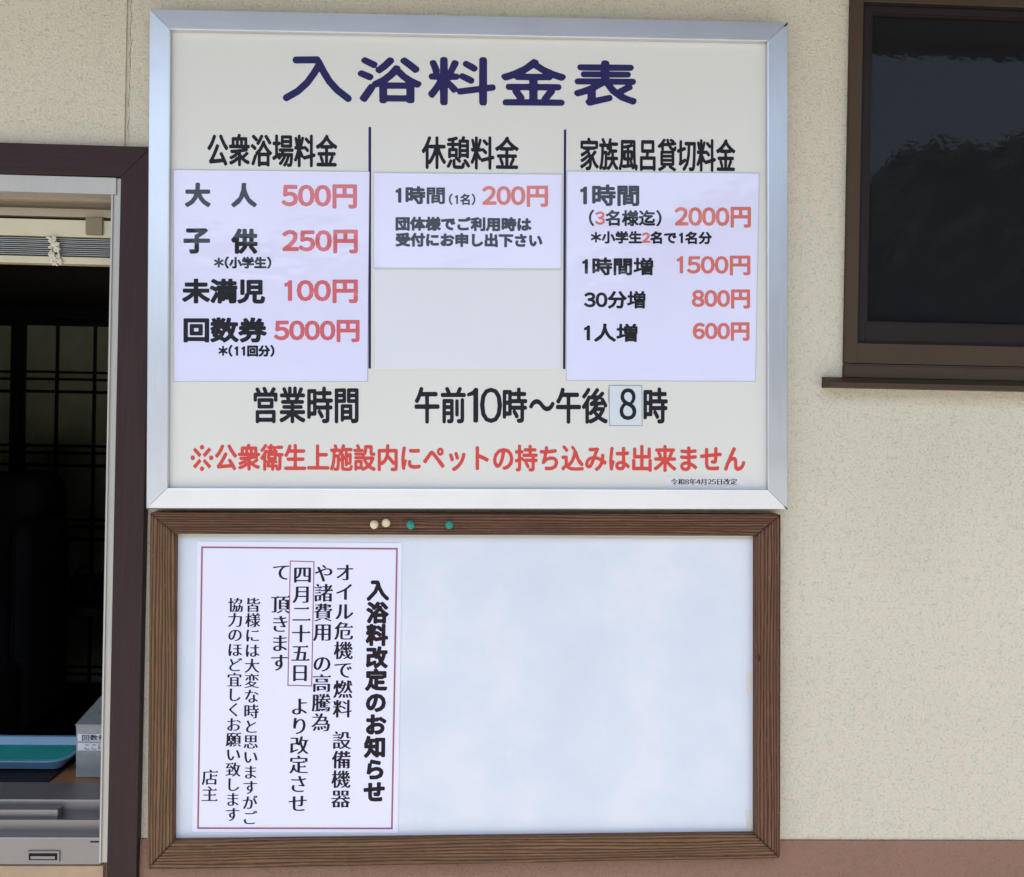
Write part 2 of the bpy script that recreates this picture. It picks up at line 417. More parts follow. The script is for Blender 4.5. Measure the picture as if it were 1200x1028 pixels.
class Plate:
    """collects lettering in picture coordinates and lays it on the plane y"""
    def __init__(s, y, slope=lambda x, y: (0, 0), T=None): s.y = y; s.slope = slope; s.T = T
    def put(s, name, loops, m, parent):
        pts, edges = [], []; segs = []
        for L in loops:
            if len(L) < 3: continue
            b0 = len(pts); n = len(L); pts += [Vector((float(p[0]), float(-p[1]))) for p in L]
            edges += [(b0+i, b0+(i+1) % n) for i in range(n)]; segs.append(np.stack([L, np.roll(L, -1, 0)], 1))
        sg = np.concatenate(segs); vo, _, fo, _, _, _ = delaunay_2d_cdt(pts, edges, [], 1, 1e-5)
        V = np.array([(v.x, -v.y) for v in vo]); T = np.array([f for f in fo]); C = V[T].mean(1)
        keep = []
        for i, (cx, cy) in enumerate(C):
            m_ = (sg[:, 0, 1] <= cy) != (sg[:, 1, 1] <= cy); q = sg[m_]
            xc = q[:, 0, 0]+(cy-q[:, 0, 1])/(q[:, 1, 1]-q[:, 0, 1])*(q[:, 1, 0]-q[:, 0, 0])
            if (xc < cx).sum() % 2: keep.append(tuple(int(k) for k in T[i]))
        me = bpy.data.meshes.new(name); me.from_pydata([tuple(at(x, y, s.y)) for x, y in V], [], keep)
        bm = bmesh.new(); bm.from_mesh(me); bmesh.ops.delete(bm, geom=[v for v in bm.verts if not v.link_faces], context='VERTS')
        bmesh.ops.dissolve_limit(bm, angle_limit=.01, verts=bm.verts, edges=bm.edges) if 0 else None
        bm.to_mesh(me); bm.free(); me.update()
        if len(me.polygons) and me.polygons[0].normal.y > 0: me.flip_normals()
        return link(name, me, m, parent)
    def line(s, text, bbox, m, parent, stroke, style='plain', name='lettering', slope=0.0, colours=None, pitch=None, label=None):
        """one line of print whose ink fills bbox; slope tilts the row"""
        x0, y0, x1, y1 = bbox; x = 0; raw = []
        for i, ch in enumerate(text):
            a = adv(ch)
            if ch not in '　 _':
                g = glyph(ch).copy(); c = .5
                g[:, :, 1] *= -1
                if a < 1: g[:, :, 0] += a/2 - (g[:, :, 0].min()+g[:, :, 0].max())/2
                g[:, :, 0] += x; raw.append((i, g))
            x += a
        allp = np.concatenate([g.reshape(-1, 2) for _, g in raw]); lo = allp.min(0); hi = allp.max(0)
        emy = (y1-y0)/max(hi[1]-lo[1], .3); net = (stroke-.073*emy)/2
        sx = (x1-x0-2*net)/(hi[0]-lo[0]); sy = (y1-y0-2*net)/(hi[1]-lo[1]); size = (abs(sx)+abs(sy))/2
        by = {}
        for i, g in raw:
            g = g.copy(); g[:, :, 0] = x0+net+(g[:, :, 0]-lo[0])*sx; g[:, :, 1] = y0+net+(g[:, :, 1]-lo[1])*sy
            k = (colours or {}).get(i, m); by.setdefault(k, [])
            for L in restyle(g, size, stroke, style, min(abs(sx), abs(sy))):
                L = L.copy(); L[:, 1] += slope*(L[:, 0]-(x0+x1)/2); by[k].append(L)
        for k, loops in by.items():
            o = s.put(name, loops, k.m, parent)
            if label: o['label'] = label
    def column(s, text, xc0, y0, xc1, y1, size, m, parent, stroke, style='ming', name='lettering', sizey=None):
        """a column of print from (xc0, y0) down to (xc1, y1): centres of first and last character"""
        pos = []; p = 0
        for ch in text:
            a = 1.0 if ch not in '　_' else (.62 if ch == '_' else 1.0)
            pos.append(p + a/2); p += a
        f0, f1 = pos[0], pos[-1]; loops = []
        for ch, q in zip(text, pos):
            if ch in '　_': continue
            t = (q-f0)/(f1-f0) if f1 > f0 else 0
            g = glyph(ch).copy(); g[:, :, 1] *= -1
            g[:, :, 0] -= .5; g[:, :, 1] += .38
            g[:, :, 0] *= size; g[:, :, 1] *= (sizey or size)
            for L in restyle(g, size, stroke, style):
                L = L.copy(); L[:, 0] += xc0+(xc1-xc0)*t - .014*L[:, 1]; L[:, 1] += y0+(y1-y0)*t; loops.append(L)
        return s.put(name, loops, m.m, parent)
    def poly(s, name, pts, m, parent, thick=None):
        """outlined or filled polygon"""
        L = np.array(pts, float)
        loops = [L]
        if thick:
            c = L.mean(0); n = len(L); inner = []
            for i in range(n):
                a, b, d = L[i-1], L[i], L[(i+1) % n]
                u = (b-a)/np.hypot(*(b-a)); v = (d-b)/np.hypot(*(d-b)); inner.append(b + (-u+v)*thick)
            loops.append(np.array(inner))
        return s.put(name, loops, m.m, parent)

# ------------------------------------------------------------------ setting: ground, woods opposite
gp = [(-60, -70, 0), (60, -70, 0), (60, 60, 0), (-60, 60, 0)]
tag(mesh('ground', gp, [(0, 1, 2, 3)], M_ground.m), kind='structure')
def hill():
    vs, fs = [], []; nx, nz = 220, 26
    for i in range(nx+1):
        a = rad(-100 + 200*i/nx); R = 15
        w_ = 1/(1+math.exp(-(math.degrees(a)-13)/2.5)); top = (6.2+2.9*w_) + (1-.6*w_)*.6*math.sin(i*.21+1) + .5*math.sin(i*.067+2.2) + .35*math.sin(i*.53) - 1.4*max(0, -math.sin(a*1.1))
        for k in range(nz+1):
            t = k/nz; r = R + 7*t*t + random.uniform(-.35, .35)
            vs.append((math.sin(a)*r, -math.cos(a)*r - 1, -.1 + top*math.sin(t*math.pi/2)*1.0 + random.uniform(-.2, .2)*(t > .05)))
    for i in range(nx):
        for k in range(nz):
            q = i*(nz+1)+k; fs.append((q, q+nz+1, q+nz+2, q+1))
    tag(mesh('hills', vs, fs, M_hill.m), kind='structure')
hill()

# ------------------------------------------------------------------ the wall
ZD = at(1050, 984).z                         # top of the brown base band
A = at(141.5, 207, -.018); B = at(133, 640, -.018)
CX1 = A.x; CZ1 = A.z                         # opening corner of the brown casing (right, top)
CZ0 = at(120, 1014, -.012).z                 # bottom of the aluminium sill
CX0 = CX1 - 1.02                             # the left side of the opening lies outside the picture
WX0 = at(994, 215, -.011).x; WX1 = WX0 + .78  # bronze window
WZ1 = at(1100, -20, -.02).z; WZ0 = at(1010, 443, -.02).z
JX = at(149.5, 80).x
wall = empty('stucco_wall', (0.3, .08, 0), 'beige sprayed stucco wall with a brown lower band behind the two sign boards', 'wall')
def wall_mesh():
    hx = .006
    X = sorted([-5, CX0+.01, CX1+.012, JX-.0035, JX+.0035, WX0+.012, WX1-.012, 5])
    Z = sorted([ZD-.0, CZ0, CZ1+.012, CZ1+.062, WZ0, WZ1-.012, 3.15])
    def hole(xa, xb, za, zb):
        xm, zm = (xa+xb)/2, (za+zb)/2
        if CX0+.01 < xm < CX1+.012 and CZ0 < zm < CZ1+.012: return True
        return WX0+.012 < xm < WX1-.012 and WZ0 < zm < WZ1-.012
    bm = bmesh.new()
    def q(*p): bm.faces.new([bm.verts.new(v) for v in p])
    for i in range(len(X)-1):
        for j in range(len(Z)-1):
            xa, xb, za, zb = X[i], X[i+1], Z[j], Z[j+1]
            if hole(xa, xb, za, zb): continue
            y = 0
            if abs((xa+xb)/2-JX) < .002 and za >= CZ1+.06: y = .0035
            q((xa, y, za), (xb, y, za), (xb, y, zb), (xa, y, zb))
            if y:
                q((xa, 0, za), (xa, y, za), (xa, y, zb), (xa, 0, zb)); q((xb, y, za), (xb, 0, za), (xb, 0, zb), (xb, y, zb))
    for (xa, xb, za, zb) in ((CX0+.01, CX1+.012, CZ0, CZ1+.012), (WX0+.012, WX1-.012, WZ0, WZ1-.012)):
        q((xa, 0, za), (xa, .14, za), (xa, .14, zb), (xa, 0, zb)); q((xb, 0, za), (xb, .14, za), (xb, .14, zb), (xb, 0, zb))
        q((xa, 0, za), (xb, 0, za), (xb, .14, za), (xa, .14, za)); q((xa, 0, zb), (xb, 0, zb), (xb, .14, zb), (xa, .14, zb))
    bmesh.ops.remove_doubles(bm, verts=bm.verts, dist=1e-5)
    bmesh.ops.recalc_face_normals(bm, faces=bm.faces)
    me = bpy.data.meshes.new('plaster_face'); bm.to_mesh(me); bm.free()
    return link('plaster_face', me, M_wall.m, wall)
wall_mesh()
box('brown_base_band', -5, 5, -.004, .10, -.05, ZD, M_dado.m, wall, .003).data.name = 'brown_base_band'
# hairline crack running down the joint
cv = []; n = 46; zt, zb_ = at(153, -12).z, CZ1+.064
for i in range(n+1):
    z = zt+(zb_-zt)*i/n; x = JX+.0052+.0008*math.sin(i*.9)+random.uniform(-.0008, .0008)-.0012*(i/n); w = random.uniform(.0001, .0004)
    cv += [(x-w, -.0006, z), (x+w, -.0006, z)]
mesh('crack', cv, [(2*i, 2*i+1, 2*i+3, 2*i+2) for i in range(n)], M_dark.m, wall)
# eave over the wall: above the picture
extrude_x('soffit', [(0, 2.99), (-1.35, 2.96), (-1.35, 3.05), (0, 3.15)], -5, 5, M_soffit.m, wall)
extrude_x('gutter_board', [(-1.35, 2.925), (-1.39, 2.925), (-1.39, 3.08), (-1.35, 3.08)], -5, 5, M_casing_h.m, wall)

# ------------------------------------------------------------------ rooms behind
def room(name, x0, x1, y0, y1, z0, z1, m):
    vs = [(x, y, z) for x in (x0, x1) for y in (y0, y1) for z in (z0, z1)]
    return tag(mesh(name, vs, [(0, 1, 3, 2), (4, 5, 7, 6), (0, 1, 5, 4), (2, 3, 7, 6)][3:] + [(0, 1, 3, 2), (4, 5, 7, 6)], m), kind='structure')
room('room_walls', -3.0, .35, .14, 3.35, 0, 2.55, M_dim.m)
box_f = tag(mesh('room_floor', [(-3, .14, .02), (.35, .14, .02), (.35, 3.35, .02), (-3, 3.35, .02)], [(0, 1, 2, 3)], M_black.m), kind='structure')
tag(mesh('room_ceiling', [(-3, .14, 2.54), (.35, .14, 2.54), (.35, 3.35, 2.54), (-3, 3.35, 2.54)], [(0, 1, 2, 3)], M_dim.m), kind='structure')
# inner side of the outer wall so that the room is closed
def inner():
    bm = bmesh.new()
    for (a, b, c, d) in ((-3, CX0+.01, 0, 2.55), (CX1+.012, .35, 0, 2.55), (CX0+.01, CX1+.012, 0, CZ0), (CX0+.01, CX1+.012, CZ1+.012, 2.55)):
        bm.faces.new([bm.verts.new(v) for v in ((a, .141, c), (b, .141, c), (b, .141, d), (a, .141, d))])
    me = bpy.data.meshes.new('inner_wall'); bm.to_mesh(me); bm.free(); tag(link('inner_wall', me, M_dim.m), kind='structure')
inner()
tag(box('washroom_walls', WX0-.3, WX1+.4, .145, 1.4, .6, 2.6, M_dim.m), kind='structure')
bpy.data.objects['washroom_walls'].hide_render = False
# open the side of that box towards the window
bmx = bmesh.new(); bmx.from_mesh(bpy.data.objects['washroom_walls'].data)
bmesh.ops.delete(bmx, geom=[f for f in bmx.faces if abs(f.normal.y) > .9 and f.calc_center_median().y < .2], context='FACES')
bmx.to_mesh(bpy.data.objects['washroom_walls'].data); bmx.free()

# ------------------------------------------------------------------ reception window (left)
cw = at(171.5, 300, -.018).x - at(140, 300, -.018).x + .006     # width of the brown boards
ch_ = at(60, 169.5, -.018).z - at(60, 205.5, -.018).z
rw = empty('reception_window', (CX1-.5, .03, CZ0), 'open reception window in silver aluminium with dark brown wooden casing at the left edge', 'window')
Yc = -.018
def cas(name, pts, m):
    f = [Vector((x, Yc, z)) for x, z in pts]; return prism(name, f, [Vector((p.x, .004, p.z)) for p in f], m, rw, .0012)
g_ = .0004
cas('casing_board', [(CX0-cw, CZ1+ch_), (CX1+cw-g_, CZ1+ch_), (CX1-g_, CZ1), (CX0+g_, CZ1)], M_casing_h.m)
cas('casing_board', [(CX1, CZ1), (CX1+cw, CZ1+ch_-g_), (CX1+cw-.004, .45), (CX1-.003, .45)], M_casing.m)
cas('casing_board', [(CX0, CZ1), (CX0-cw, CZ1+ch_-g_), (CX0-cw, .45), (CX0, .45)], M_casing.m)
# aluminium frame
aw = .0195
ht = at(60, 205.5, -.012).z - at(60, 225.8, -.012).z
xj = at(136, 215, -.014).x
box('head_frame', CX0+.001, xj, -.014, .02, CZ1-ht, CZ1-.001, M_jamb.m, rw, .0008)
box('jamb_frame', CX1-aw, CX1-.0015, -.0105, .02, CZ0+.004, CZ1-.001, M_jamb.m, rw, .0008)
box('jamb_lip', CX1-aw+.001, CX1-aw+.004, -.0135, -.0105, CZ0+.004, CZ1-ht-.001, M_jamb.m, rw)
box('jamb_frame', CX0+.001, CX0+aw, -.0105, .13, CZ0+.004, CZ1-ht-.001, M_jamb.m, rw, .0008)
box('jamb_channel', CX1-aw*.8, CX1-.002, .02, .13, CZ0+.03, CZ1-.002, M_alu_old.m, rw, .0008)
zt1 = CZ1-ht
box('head_channel', CX0+.02, CX1-aw*.8, .0205, .034, zt1-.004, zt1+.02, M_tan.m, rw)
box('head_channel', CX0+.02, CX1-aw*.8, .052, .060, zt1-.014, zt1+.02, M_tan.m, rw)
box('head_lining', CX0+.02, CX1-aw*.8, .060, .13, zt1-.004, zt1+.02, M_tan.m, rw)
# sill profile, (picture y at x = 60, depth)
def zp(py, y): return at(60, py, y).z
prof = [(-.012, zp(1013, -.012)), (-.012, zp(983.5, -.012)), (-.0105, zp(981.5, -.0105)), (-.0085, zp(981.5, -.0085)), (-.0085, zp(981, -.0085)-.006),
        (.012, zp(981, -.0085)-.005), (.012, zp(961, .012)), (.014, zp(960, .014)), (.017, zp(960, .017)), (.017, zp(960, .017)-.012), (.045, zp(960, .017)-.010), (.045, zp(939, .045)),
        (.047, zp(937, .047)), (.052, zp(936, .052)), (.085, zp(917, .13)+.0005), (.13, zp(917, .13)), (.13, zp(1013, -.012))]
extrude_x('sill', prof, CX0+.001, CX1-aw+.001, M_alu_old.m, rw)
# the closed sash rails standing in the tracks, cut short before the jamb
xr = at(70, 955, .032).x
extrude_x('sash_rail', [(.024, zp(960, .017)-.010), (.024, zp(949, .024)), (.040, zp(949, .024)), (.040, zp(960, .017)-.010)], CX0+.02, xr, M_alu_old.m, rw, .0006)
box('jamb_base', CX1-aw-.016, CX1-aw+.001, -.0125, -.009, zp(987.5, -.0125), zp(985.8, -.0125), M_rubber.m, rw)
# recessed pull
p0, p1 = at(32.5, 997, -.0125), at(70, 1009.5, -.0125)
def ring(name, x0, x1, z0, z1, w, yf, yb, m, parent):
    o = [(x0, z0), (x1, z0), (x1, z1), (x0, z1)]; i = [(x0+w, z0+w), (x1-w, z0+w), (x1-w, z1-w), (x0+w, z1-w)]
    vs = [(x, yf, z) for x, z in o]+[(x, yf, z) for x, z in i]+[(x, yb, z) for x, z in o]+[(x, yb, z) for x, z in i]; fs = []
    for k in range(4):
        l = (k+1) % 4; fs += [(k, l, l+4, k+4), (k, l, l+8, k+8), (k+4, l+4, l+12, k+12)]
    return mesh(name, vs, fs, m, parent)
ring('pull_handle', p0.x, p1.x, p1.z, p0.z, .0032, -.0150, -.0122, M_alu_old.m, rw)
box('pull_recess', p0.x+.003, p1.x-.003, -.0127, -.0122, p1.z+.003, p0.z-.003, M_rubber.m, rw)
box('pull_tongue', p0.x+.006, p1.x-.008, -.0140, -.0128, p1.z+.0045, p0.z-.0095, M_alu_old.m, rw, .0005)
# pale board under the sill
box('sill_board', CX0, CX1-.012, -.012, .0, .5, CZ0-.002, M_ply.m, rw, .001)

# blind
by0 = .036
bl = empty('venetian_blind', (CX1-.5, by0+.02, zp(256, by0)), 'raised cream venetian blind bunched at the top of the reception window', 'blind')
bx1 = CX1-aw*.85; bx0 = CX0+.03
def bz(py, y=by0): return zp(py, y)
box('mounting_rail', bx0, bx1, .038, .052, bz(253.5, .038), bz(244, .038), M_tan.m, bl, .001)
box('head_rail', bx0, bx1, by0, by0+.03, bz(277), bz(257), M_cream.m, bl, .0015)
for k in range(9):
    z = bz(279.3+k*2.35, by0+.002); vs = []
    for (yy, dz) in ((by0+.001+.0008*math.sin(k*2), 0), (by0+.009, .0014), (by0+.018, 0)):
        vs += [(bx0, yy, z+dz), (bx1, yy, z+dz+random.uniform(-.0004, .0004))]
    vs += [(a, b, c-.0013) for a, b, c in vs]
    mesh('slat', vs, [(0, 1, 3, 2), (2, 3, 5, 4), (6, 7, 9, 8), (8, 9, 11, 10), (0, 1, 7, 6), (4, 5, 11, 10), (1, 3, 9, 7), (3, 5, 11, 9)], M_slat.m, bl)
box('bottom_rail', bx0, bx1, by0-.001, by0+.019, bz(309), bz(300.5), M_cream.m, bl, .0018)
a, b = at(100, 254, by0-.006), at(119.5, 275, by0-.006)
bk = box('bracket', a.x, b.x, by0-.006, by0+.012, b.z, a.z, M_brkt.m, bl, .002)
bm = bmesh.new()
for k in range(75):                         # ladder cord crumpled in loops
    py = 278+k*.43; px = 62+random.uniform(-6, 5)+k*.05
    p = at(px, py, by0-.003-random.uniform(0, .003))
    bmesh.ops.create_icosphere(bm, subdivisions=1, radius=random.uniform(.0018, .0042), matrix=Matrix.Translation(p) @ Matrix.Rotation(random.random()*6, 4, 'Y') @ Matrix.Diagonal((1.6, .6, .7, 1)))
me = bpy.data.meshes.new('cord_bundle'); bm.to_mesh(me); bm.free(); link('cord_bundle', me, M_cord.m, bl)

# counter, tray, mat, ticket box
CT = at(60, 914, .16).z
ctr = empty('counter', (CX1-.6, .35, 0), 'low varnished wooden counter inside the reception window', 'counter')
box('counter_top', -2.6, .30, .131, .34, CT-.03, CT, M_counter.m, ctr, .003)
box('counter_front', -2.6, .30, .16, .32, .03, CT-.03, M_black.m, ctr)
def rrect(cx, cy, hx, hy, r, n=6):
    out = []
    for (sx, sy, a0) in ((1, 1, 0), (-1, 1, 90), (-1, -1, 180), (1, -1, 270)):
        for k in range(n+1):
            a = rad(a0+90*k/n); out.append((cx+sx*(hx-r)+r*math.cos(a), cy+sy*(hy-r)+r*math.sin(a)))
    return out
def loft(name, rings, m, parent=None, cap0=True, cap1=True, smooth=False):
    n = len(rings[0]); vs = [v for r in rings for v in r]; fs = []
    for j in range(len(rings)-1):
        for i in range(n): fs.append((j*n+i, j*n+(i+1) % n, (j+1)*n+(i+1) % n, (j+1)*n+i))
    if cap0: fs.append(tuple(range(n)))
    if cap1: fs.append(tuple(range((len(rings)-1)*n, len(rings)*n)))
    return mesh(name, vs, fs, m, parent, smooth=smooth)
tz = CT+.008
t_x = at(73, 905, .2).x
tag(box('tray_shadow_sheet', t_x-.6, t_x, .137, .325, CT+.0005, CT+.0045, M_black.m, None, .001), 'black sheet standing in for the shadow under the blue cash tray on the counter', 'shadow sheet')  # thin black sheet added as the painted shadow beneath the tray
ty0, ty1 = .172, .308
txr = at(88, 885, .22).x; tcx, tcy, thx, thy = txr-.21, (ty0+ty1)/2, .21, (ty1-ty0)/2
tr = empty('coin_tray', (tcx, tcy, tz), 'light blue plastic cash tray on the counter inside the reception window', 'tray')
def rz(grow, z, r=.03): return [(x, y, z) for x, y in rrect(tcx, tcy, thx+grow, thy+grow, r+grow)]
loft('tray_shell', [rz(-.022, tz), rz(-.016, tz+.003), rz(-.003, tz+.022), rz(.004, tz+.024), rz(.004, tz+.0265), rz(-.005, tz+.0265), rz(-.014, tz+.011), rz(-.018, tz+.010)], M_tray.m, tr)
gm = empty('tray_mat', (tcx, tcy, tz+.010), 'green studded rubber mat lying in the blue cash tray', 'mat')
def rm(g, z): return [(x, y, z) for x, y in rrect(tcx, tcy, thx-.018+g, thy-.018+g, .014)]
loft('mat_base', [rm(0, tz+.0105), rm(0, tz+.0135)], M_mat.m, gm)
bm = bmesh.new()
for i in range(64):
    for j in range(18):
        x = tcx-thx+.026+i*(2*thx-.052)/63; y = tcy-thy+.026+(j+(i % 2)*.5)*(2*thy-.052)/18
        bmesh.ops.create_cone(bm, cap_ends=True, segments=5, radius1=.0017, radius2=.0008, depth=.003, matrix=Matrix.Translation((x, y, tz+.015)))
me = bpy.data.meshes.new('studs'); bm.to_mesh(me); bm.free(); tag(link('studs', me, M_mat.m, gm), kind='stuff')
# ticket box
bxl = at(88.5, 890, .17).x; bzt = at(100, 850.5, .17).z
tb = empty('ticket_box', (bxl+.05, .22, CT), 'grey translucent plastic ticket box with two white labels beside the blue tray', 'box')
bx_r = bxl+.13
vs = [(bxl+.001, .17, CT+.001), (bx_r, .17, CT+.001), (bx_r, .17, bzt), (bxl, .17, bzt), (bxl+.001, .30, CT+.001), (bx_r, .30, CT+.001), (bx_r, .30, bzt+.028), (bxl, .30, bzt+.028)]
mesh('box_body', vs, [(0, 1, 2, 3), (4, 5, 6, 7), (0, 3, 7, 4), (1, 2, 6, 5), (0, 1, 5, 4)], M_box.m, tb, bevel=.001)
mesh('lid', [(bxl-.001, .168, bzt), (bx_r+.001, .168, bzt), (bx_r+.001, .302, bzt+.0285), (bxl-.001, .302, bzt+.0285), (bxl-.001, .168, bzt+.003), (bx_r+.001, .168, bzt+.003), (bx_r+.001, .302, bzt+.0315), (bxl-.001, .302, bzt+.0315)],
     [(0, 1, 2, 3), (4, 5, 6, 7), (0, 1, 5, 4), (1, 2, 6, 5), (2, 3, 7, 6), (3, 0, 4, 7)], M_box.m, tb, bevel=.0008)
PL = Plate(.1685)
M_lab = sp('white_label_tape', 200, (.55, .55, .58), .4)
lab1 = slab('label_strip', [(91, 860.2), (150, 861), (150, 869.5), (91, 868.7)], .1692, .17, M_lab.m, tb)
lab2 = slab('label_strip', [(91, 871), (150, 871.8), (150, 880.2), (91, 879.5)], .1692, .17, M_lab.m, tb)
PL.line('回数券', (96, 861, 124.5, 868.2), M_ink, tb, .9)
PL.line('ここに', (99, 872.2, 122, 878.6), M_ink, tb, .7)

# lattice doors at the back of the room
DY = 2.9
def zb2(py, y=DY): return at(70, py, y).z
def xb(px, y=DY): return at(px, 450, y).x
lint = tag(box('door_lintel', -3, .34, DY-.05, DY+.06, zb2(375), zb2(361), M_black.m), 'black wooden lintel above the lattice doors in the dark room', 'lintel')
def lattice(x0, x1, label, yd):
    t = empty('lattice_door', ((x0+x1)/2, yd, .03), label, 'door', 'lattice doors in the dark room')
    zt, z0 = zb2(375)-.002, .03; sw = xb(30)-xb(14)
    for xa in (x0, x1-sw): box('stile', xa, xa+sw, yd-.018, yd+.018, z0, zt, M_black.m, t, .002)
    box('rail', x0+sw, x1-sw, yd-.016, yd+.016, zt-.03, zt, M_black.m, t); box('rail', x0+sw, x1-sw, yd-.016, yd+.016, z0, z0+.12, M_black.m, t)
    mx = xb(111)-xb(67); x = x0+sw+(xb(67)-xb(30))
    bars = []
    while x < x1-sw-.02: bars.append(x); x += mx
    for x in bars: box('muntin', x-.006, x+.006, yd-.010, yd+.006, z0+.12, zt-.03, M_black.m, t)
    for k in range(6):
        for d in (0, 8.3, 22.5):
            z = zb2(436.5+k*86+d)
            if z > z0+.15: box('muntin', x0+sw, x1-sw, yd-.013, yd-.0105, z-.006-.003*(d > 20), z+.006, M_black.m, t)
    box('pane', x0+sw-.002, x1-sw+.002, yd+.007, yd+.011, z0+.12, zt-.03, M_paneglass.m, t)
dw = .92
lattice(xb(14), xb(14)+dw, 'dark lattice door with black muntins beyond the right half of the reception window', DY)
lattice(xb(30)-dw, xb(30)-.001, 'dark lattice door at the left picture edge with a greenish pane, beyond the blind cord', DY+.042)

# armchair in the dark
def rbox(name, x0, x1, y0, y1, z0, z1, r, m, parent):
    bm = bmesh.new(); bmesh.ops.create_cube(bm, size=1)
    for v in bm.verts: v.co = Vector(((x0+x1)/2+v.co.x*(x1-x0), (y0+y1)/2+v.co.y*(y1-y0), (z0+z1)/2+v.co.z*(z1-z0)))
    bmesh.ops.bevel(bm, geom=bm.edges[:], offset=r, segments=4, profile=.5, affect='EDGES')
    me = bpy.data.meshes.new(name); bm.to_mesh(me); bm.free()
    for p in me.polygons: p.use_smooth = True
    return link(name, me, m, parent)
cy = 1.7
def xq(px, y=cy): return at(px, 650, y).x
def zq(py, y=cy): return at(20, py, y).z
ac = empty('armchair', (xq(0), cy, .03), 'bulky black leather massage armchair in the dark room behind the tray', 'armchair')
rbox('backrest', xq(-60), xq(30), cy+.1, cy+.36, zq(900), zq(556), .08, M_leather.m, ac)
rbox('side_wing', xq(26), xq(56), cy-.15, cy+.2, zq(850), zq(606), .06, M_leather.m, ac)
rbox('side_wing', xq(-86), xq(-56), cy-.15, cy+.2, zq(850), zq(606), .06, M_leather.m, ac)
rbox('seat', xq(-56), xq(26), cy-.35, cy+.1, .28, .48, .06, M_leather.m, ac)
rbox('armrest', xq(26), xq(54), cy-.4, cy-.13, .28, .66, .05, M_leather.m, ac)
rbox('armrest', xq(-86), xq(-58), cy-.4, cy-.13, .28, .66, .05, M_leather.m, ac)
rbox('base', xq(-70), xq(42), cy-.3, cy+.3, .03, .29, .03, M_leather.m, ac)
ty = 2.2
tt = empty('side_table', (at(100, 700, ty).x, ty, .03), 'small black side table behind the jamb in the dark room', 'table')
tzt = at(100, 703, ty).z; tx = at(100, 700, ty).x
box('tabletop', tx-.25, tx+.35, ty-.2, ty+.2, tzt-.03, tzt, M_black.m, tt, .004)
for sx in (-.22, .32):
    for sy in (-.17, .17): box('leg', tx+sx-.02, tx+sx+.02, ty+sy-.02, ty+sy+.02, .03, tzt-.03, M_black.m, tt)
bg_ = empty('handbag', (tx, ty, tzt), 'small black handbag standing on the side table in the dark room', 'bag')
rbox('bag_body', at(86, 690, ty).x, at(116, 690, ty).x, ty-.06, ty+.06, tzt+.001, at(100, 673, ty).z, .025, M_leather.m, bg_)
vs = []
for k in range(13):
    a = math.pi*k/12; x = tx+.035*math.cos(a)-.003; z = at(100, 674, ty).z+.04*math.sin(a)
    vs += [(x+.005*math.cos(a), ty-.004, z+.005*math.sin(a)), (x-.003*math.cos(a), ty-.004, z-.003*math.sin(a)), (x-.003*math.cos(a), ty+.004, z-.003*math.sin(a)), (x+.005*math.cos(a), ty+.004, z+.005*math.sin(a))]
mesh('bag_handle', vs, [(4*k+i, 4*k+(i+1) % 4, 4*k+4+(i+1) % 4, 4*k+4+i) for k in range(12) for i in range(4)], M_leather.m, bg_)

# ------------------------------------------------------------------ bronze window (right)
bw = empty('frosted_window', (WX0+.39, 0, WZ0), 'dark bronze aluminium window with dark reflecting glass at the right edge of the wall', 'window')
f1 = .0235
zs1 = at(1009, 425, -.02).z; zs2 = at(1009, 401.5, -.02).z; zt2 = at(1100, 4.5, -.011).z
def rrbox(*a, **k): return box(*a, **k)
box('frame_bar', WX0, WX0+f1, -.011, .06, zs1, WZ1, M_bronze.m, bw, .001)
box('frame_bar', WX1-f1, WX1, -.011, .06, zs1, WZ1, M_bronze.m, bw, .001)
box('frame_bar', WX0+f1, WX1-f1, -.0095, .06, zs1, zs2, M_bronze.m, bw, .001)
box('frame_bar', WX0+f1, WX1-f1, -.0095, .06, zt2, WZ1, M_bronze.m, bw, .001)
zs0 = at(1009, 442, -.02).z
box('bottom_rail', WX0+.001, WX1, -.009, .06, zs1-.0045, zs1-.0015, M_bronze.m, bw)
box('bottom_rail', WX0, WX1, -.0115, .06, zs0, zs1-.005, M_bronze.m, bw, .0008)
# sash set back with a gasket step
sx0, sx1, sz0, sz1 = WX0+f1+.002, WX1-f1-.002, zs2+.002, zt2-.002
gx0 = at(1018, 200, .006).x; gz0 = at(1100, 379, .006).z; gz1 = at(1100, 22, .006).z; sw_ = gx0-sx0
def mring(names, x0, x1, z0, z1, wx, wz0, wz1, yf, yb, m, parent):
    for (a, b, c, d) in ((x0, x0+wx, z0, z1), (x1-wx, x1, z0, z1), (x0+wx, x1-wx, z0, z0+wz0), (x0+wx, x1-wx, z1-wz1, z1)):
        box(names, a, b, yf, yb, c, d, m, parent, .0008)
mring('gasket', sx0-.002, sx1+.002, sz0-.002, sz1+.002, .004, .004, .004, -.008, .05, M_rubber.m, bw)
mring('sash_bar', sx0+.002, sx1-.002, sz0+.002, sz1-.002, sw_-.007, gz0-sz0-.004, sz1-gz1-.004, -.004, .04, M_bronze_d.m, bw)
mring('glazing_bead', gx0-.0055, sx1-sw_+.0055, gz0-.0045, gz1+.0045, .005, .005, .005, -.001, .03, M_bronze_d.m, bw)
G = Mat('patterned_window_glass', (.55, .6, .66), .015, 0, Transmission_Weight=.55)
G.p.inputs['Base Color'].default_value = (.022, .022, .024, 1); G.p.inputs['IOR'].default_value = 1.22
hgt = G.math('ADD', G.noise(26, 3, .55), G.math('MULTIPLY', G.noise(120, 2, .5), .22)) 
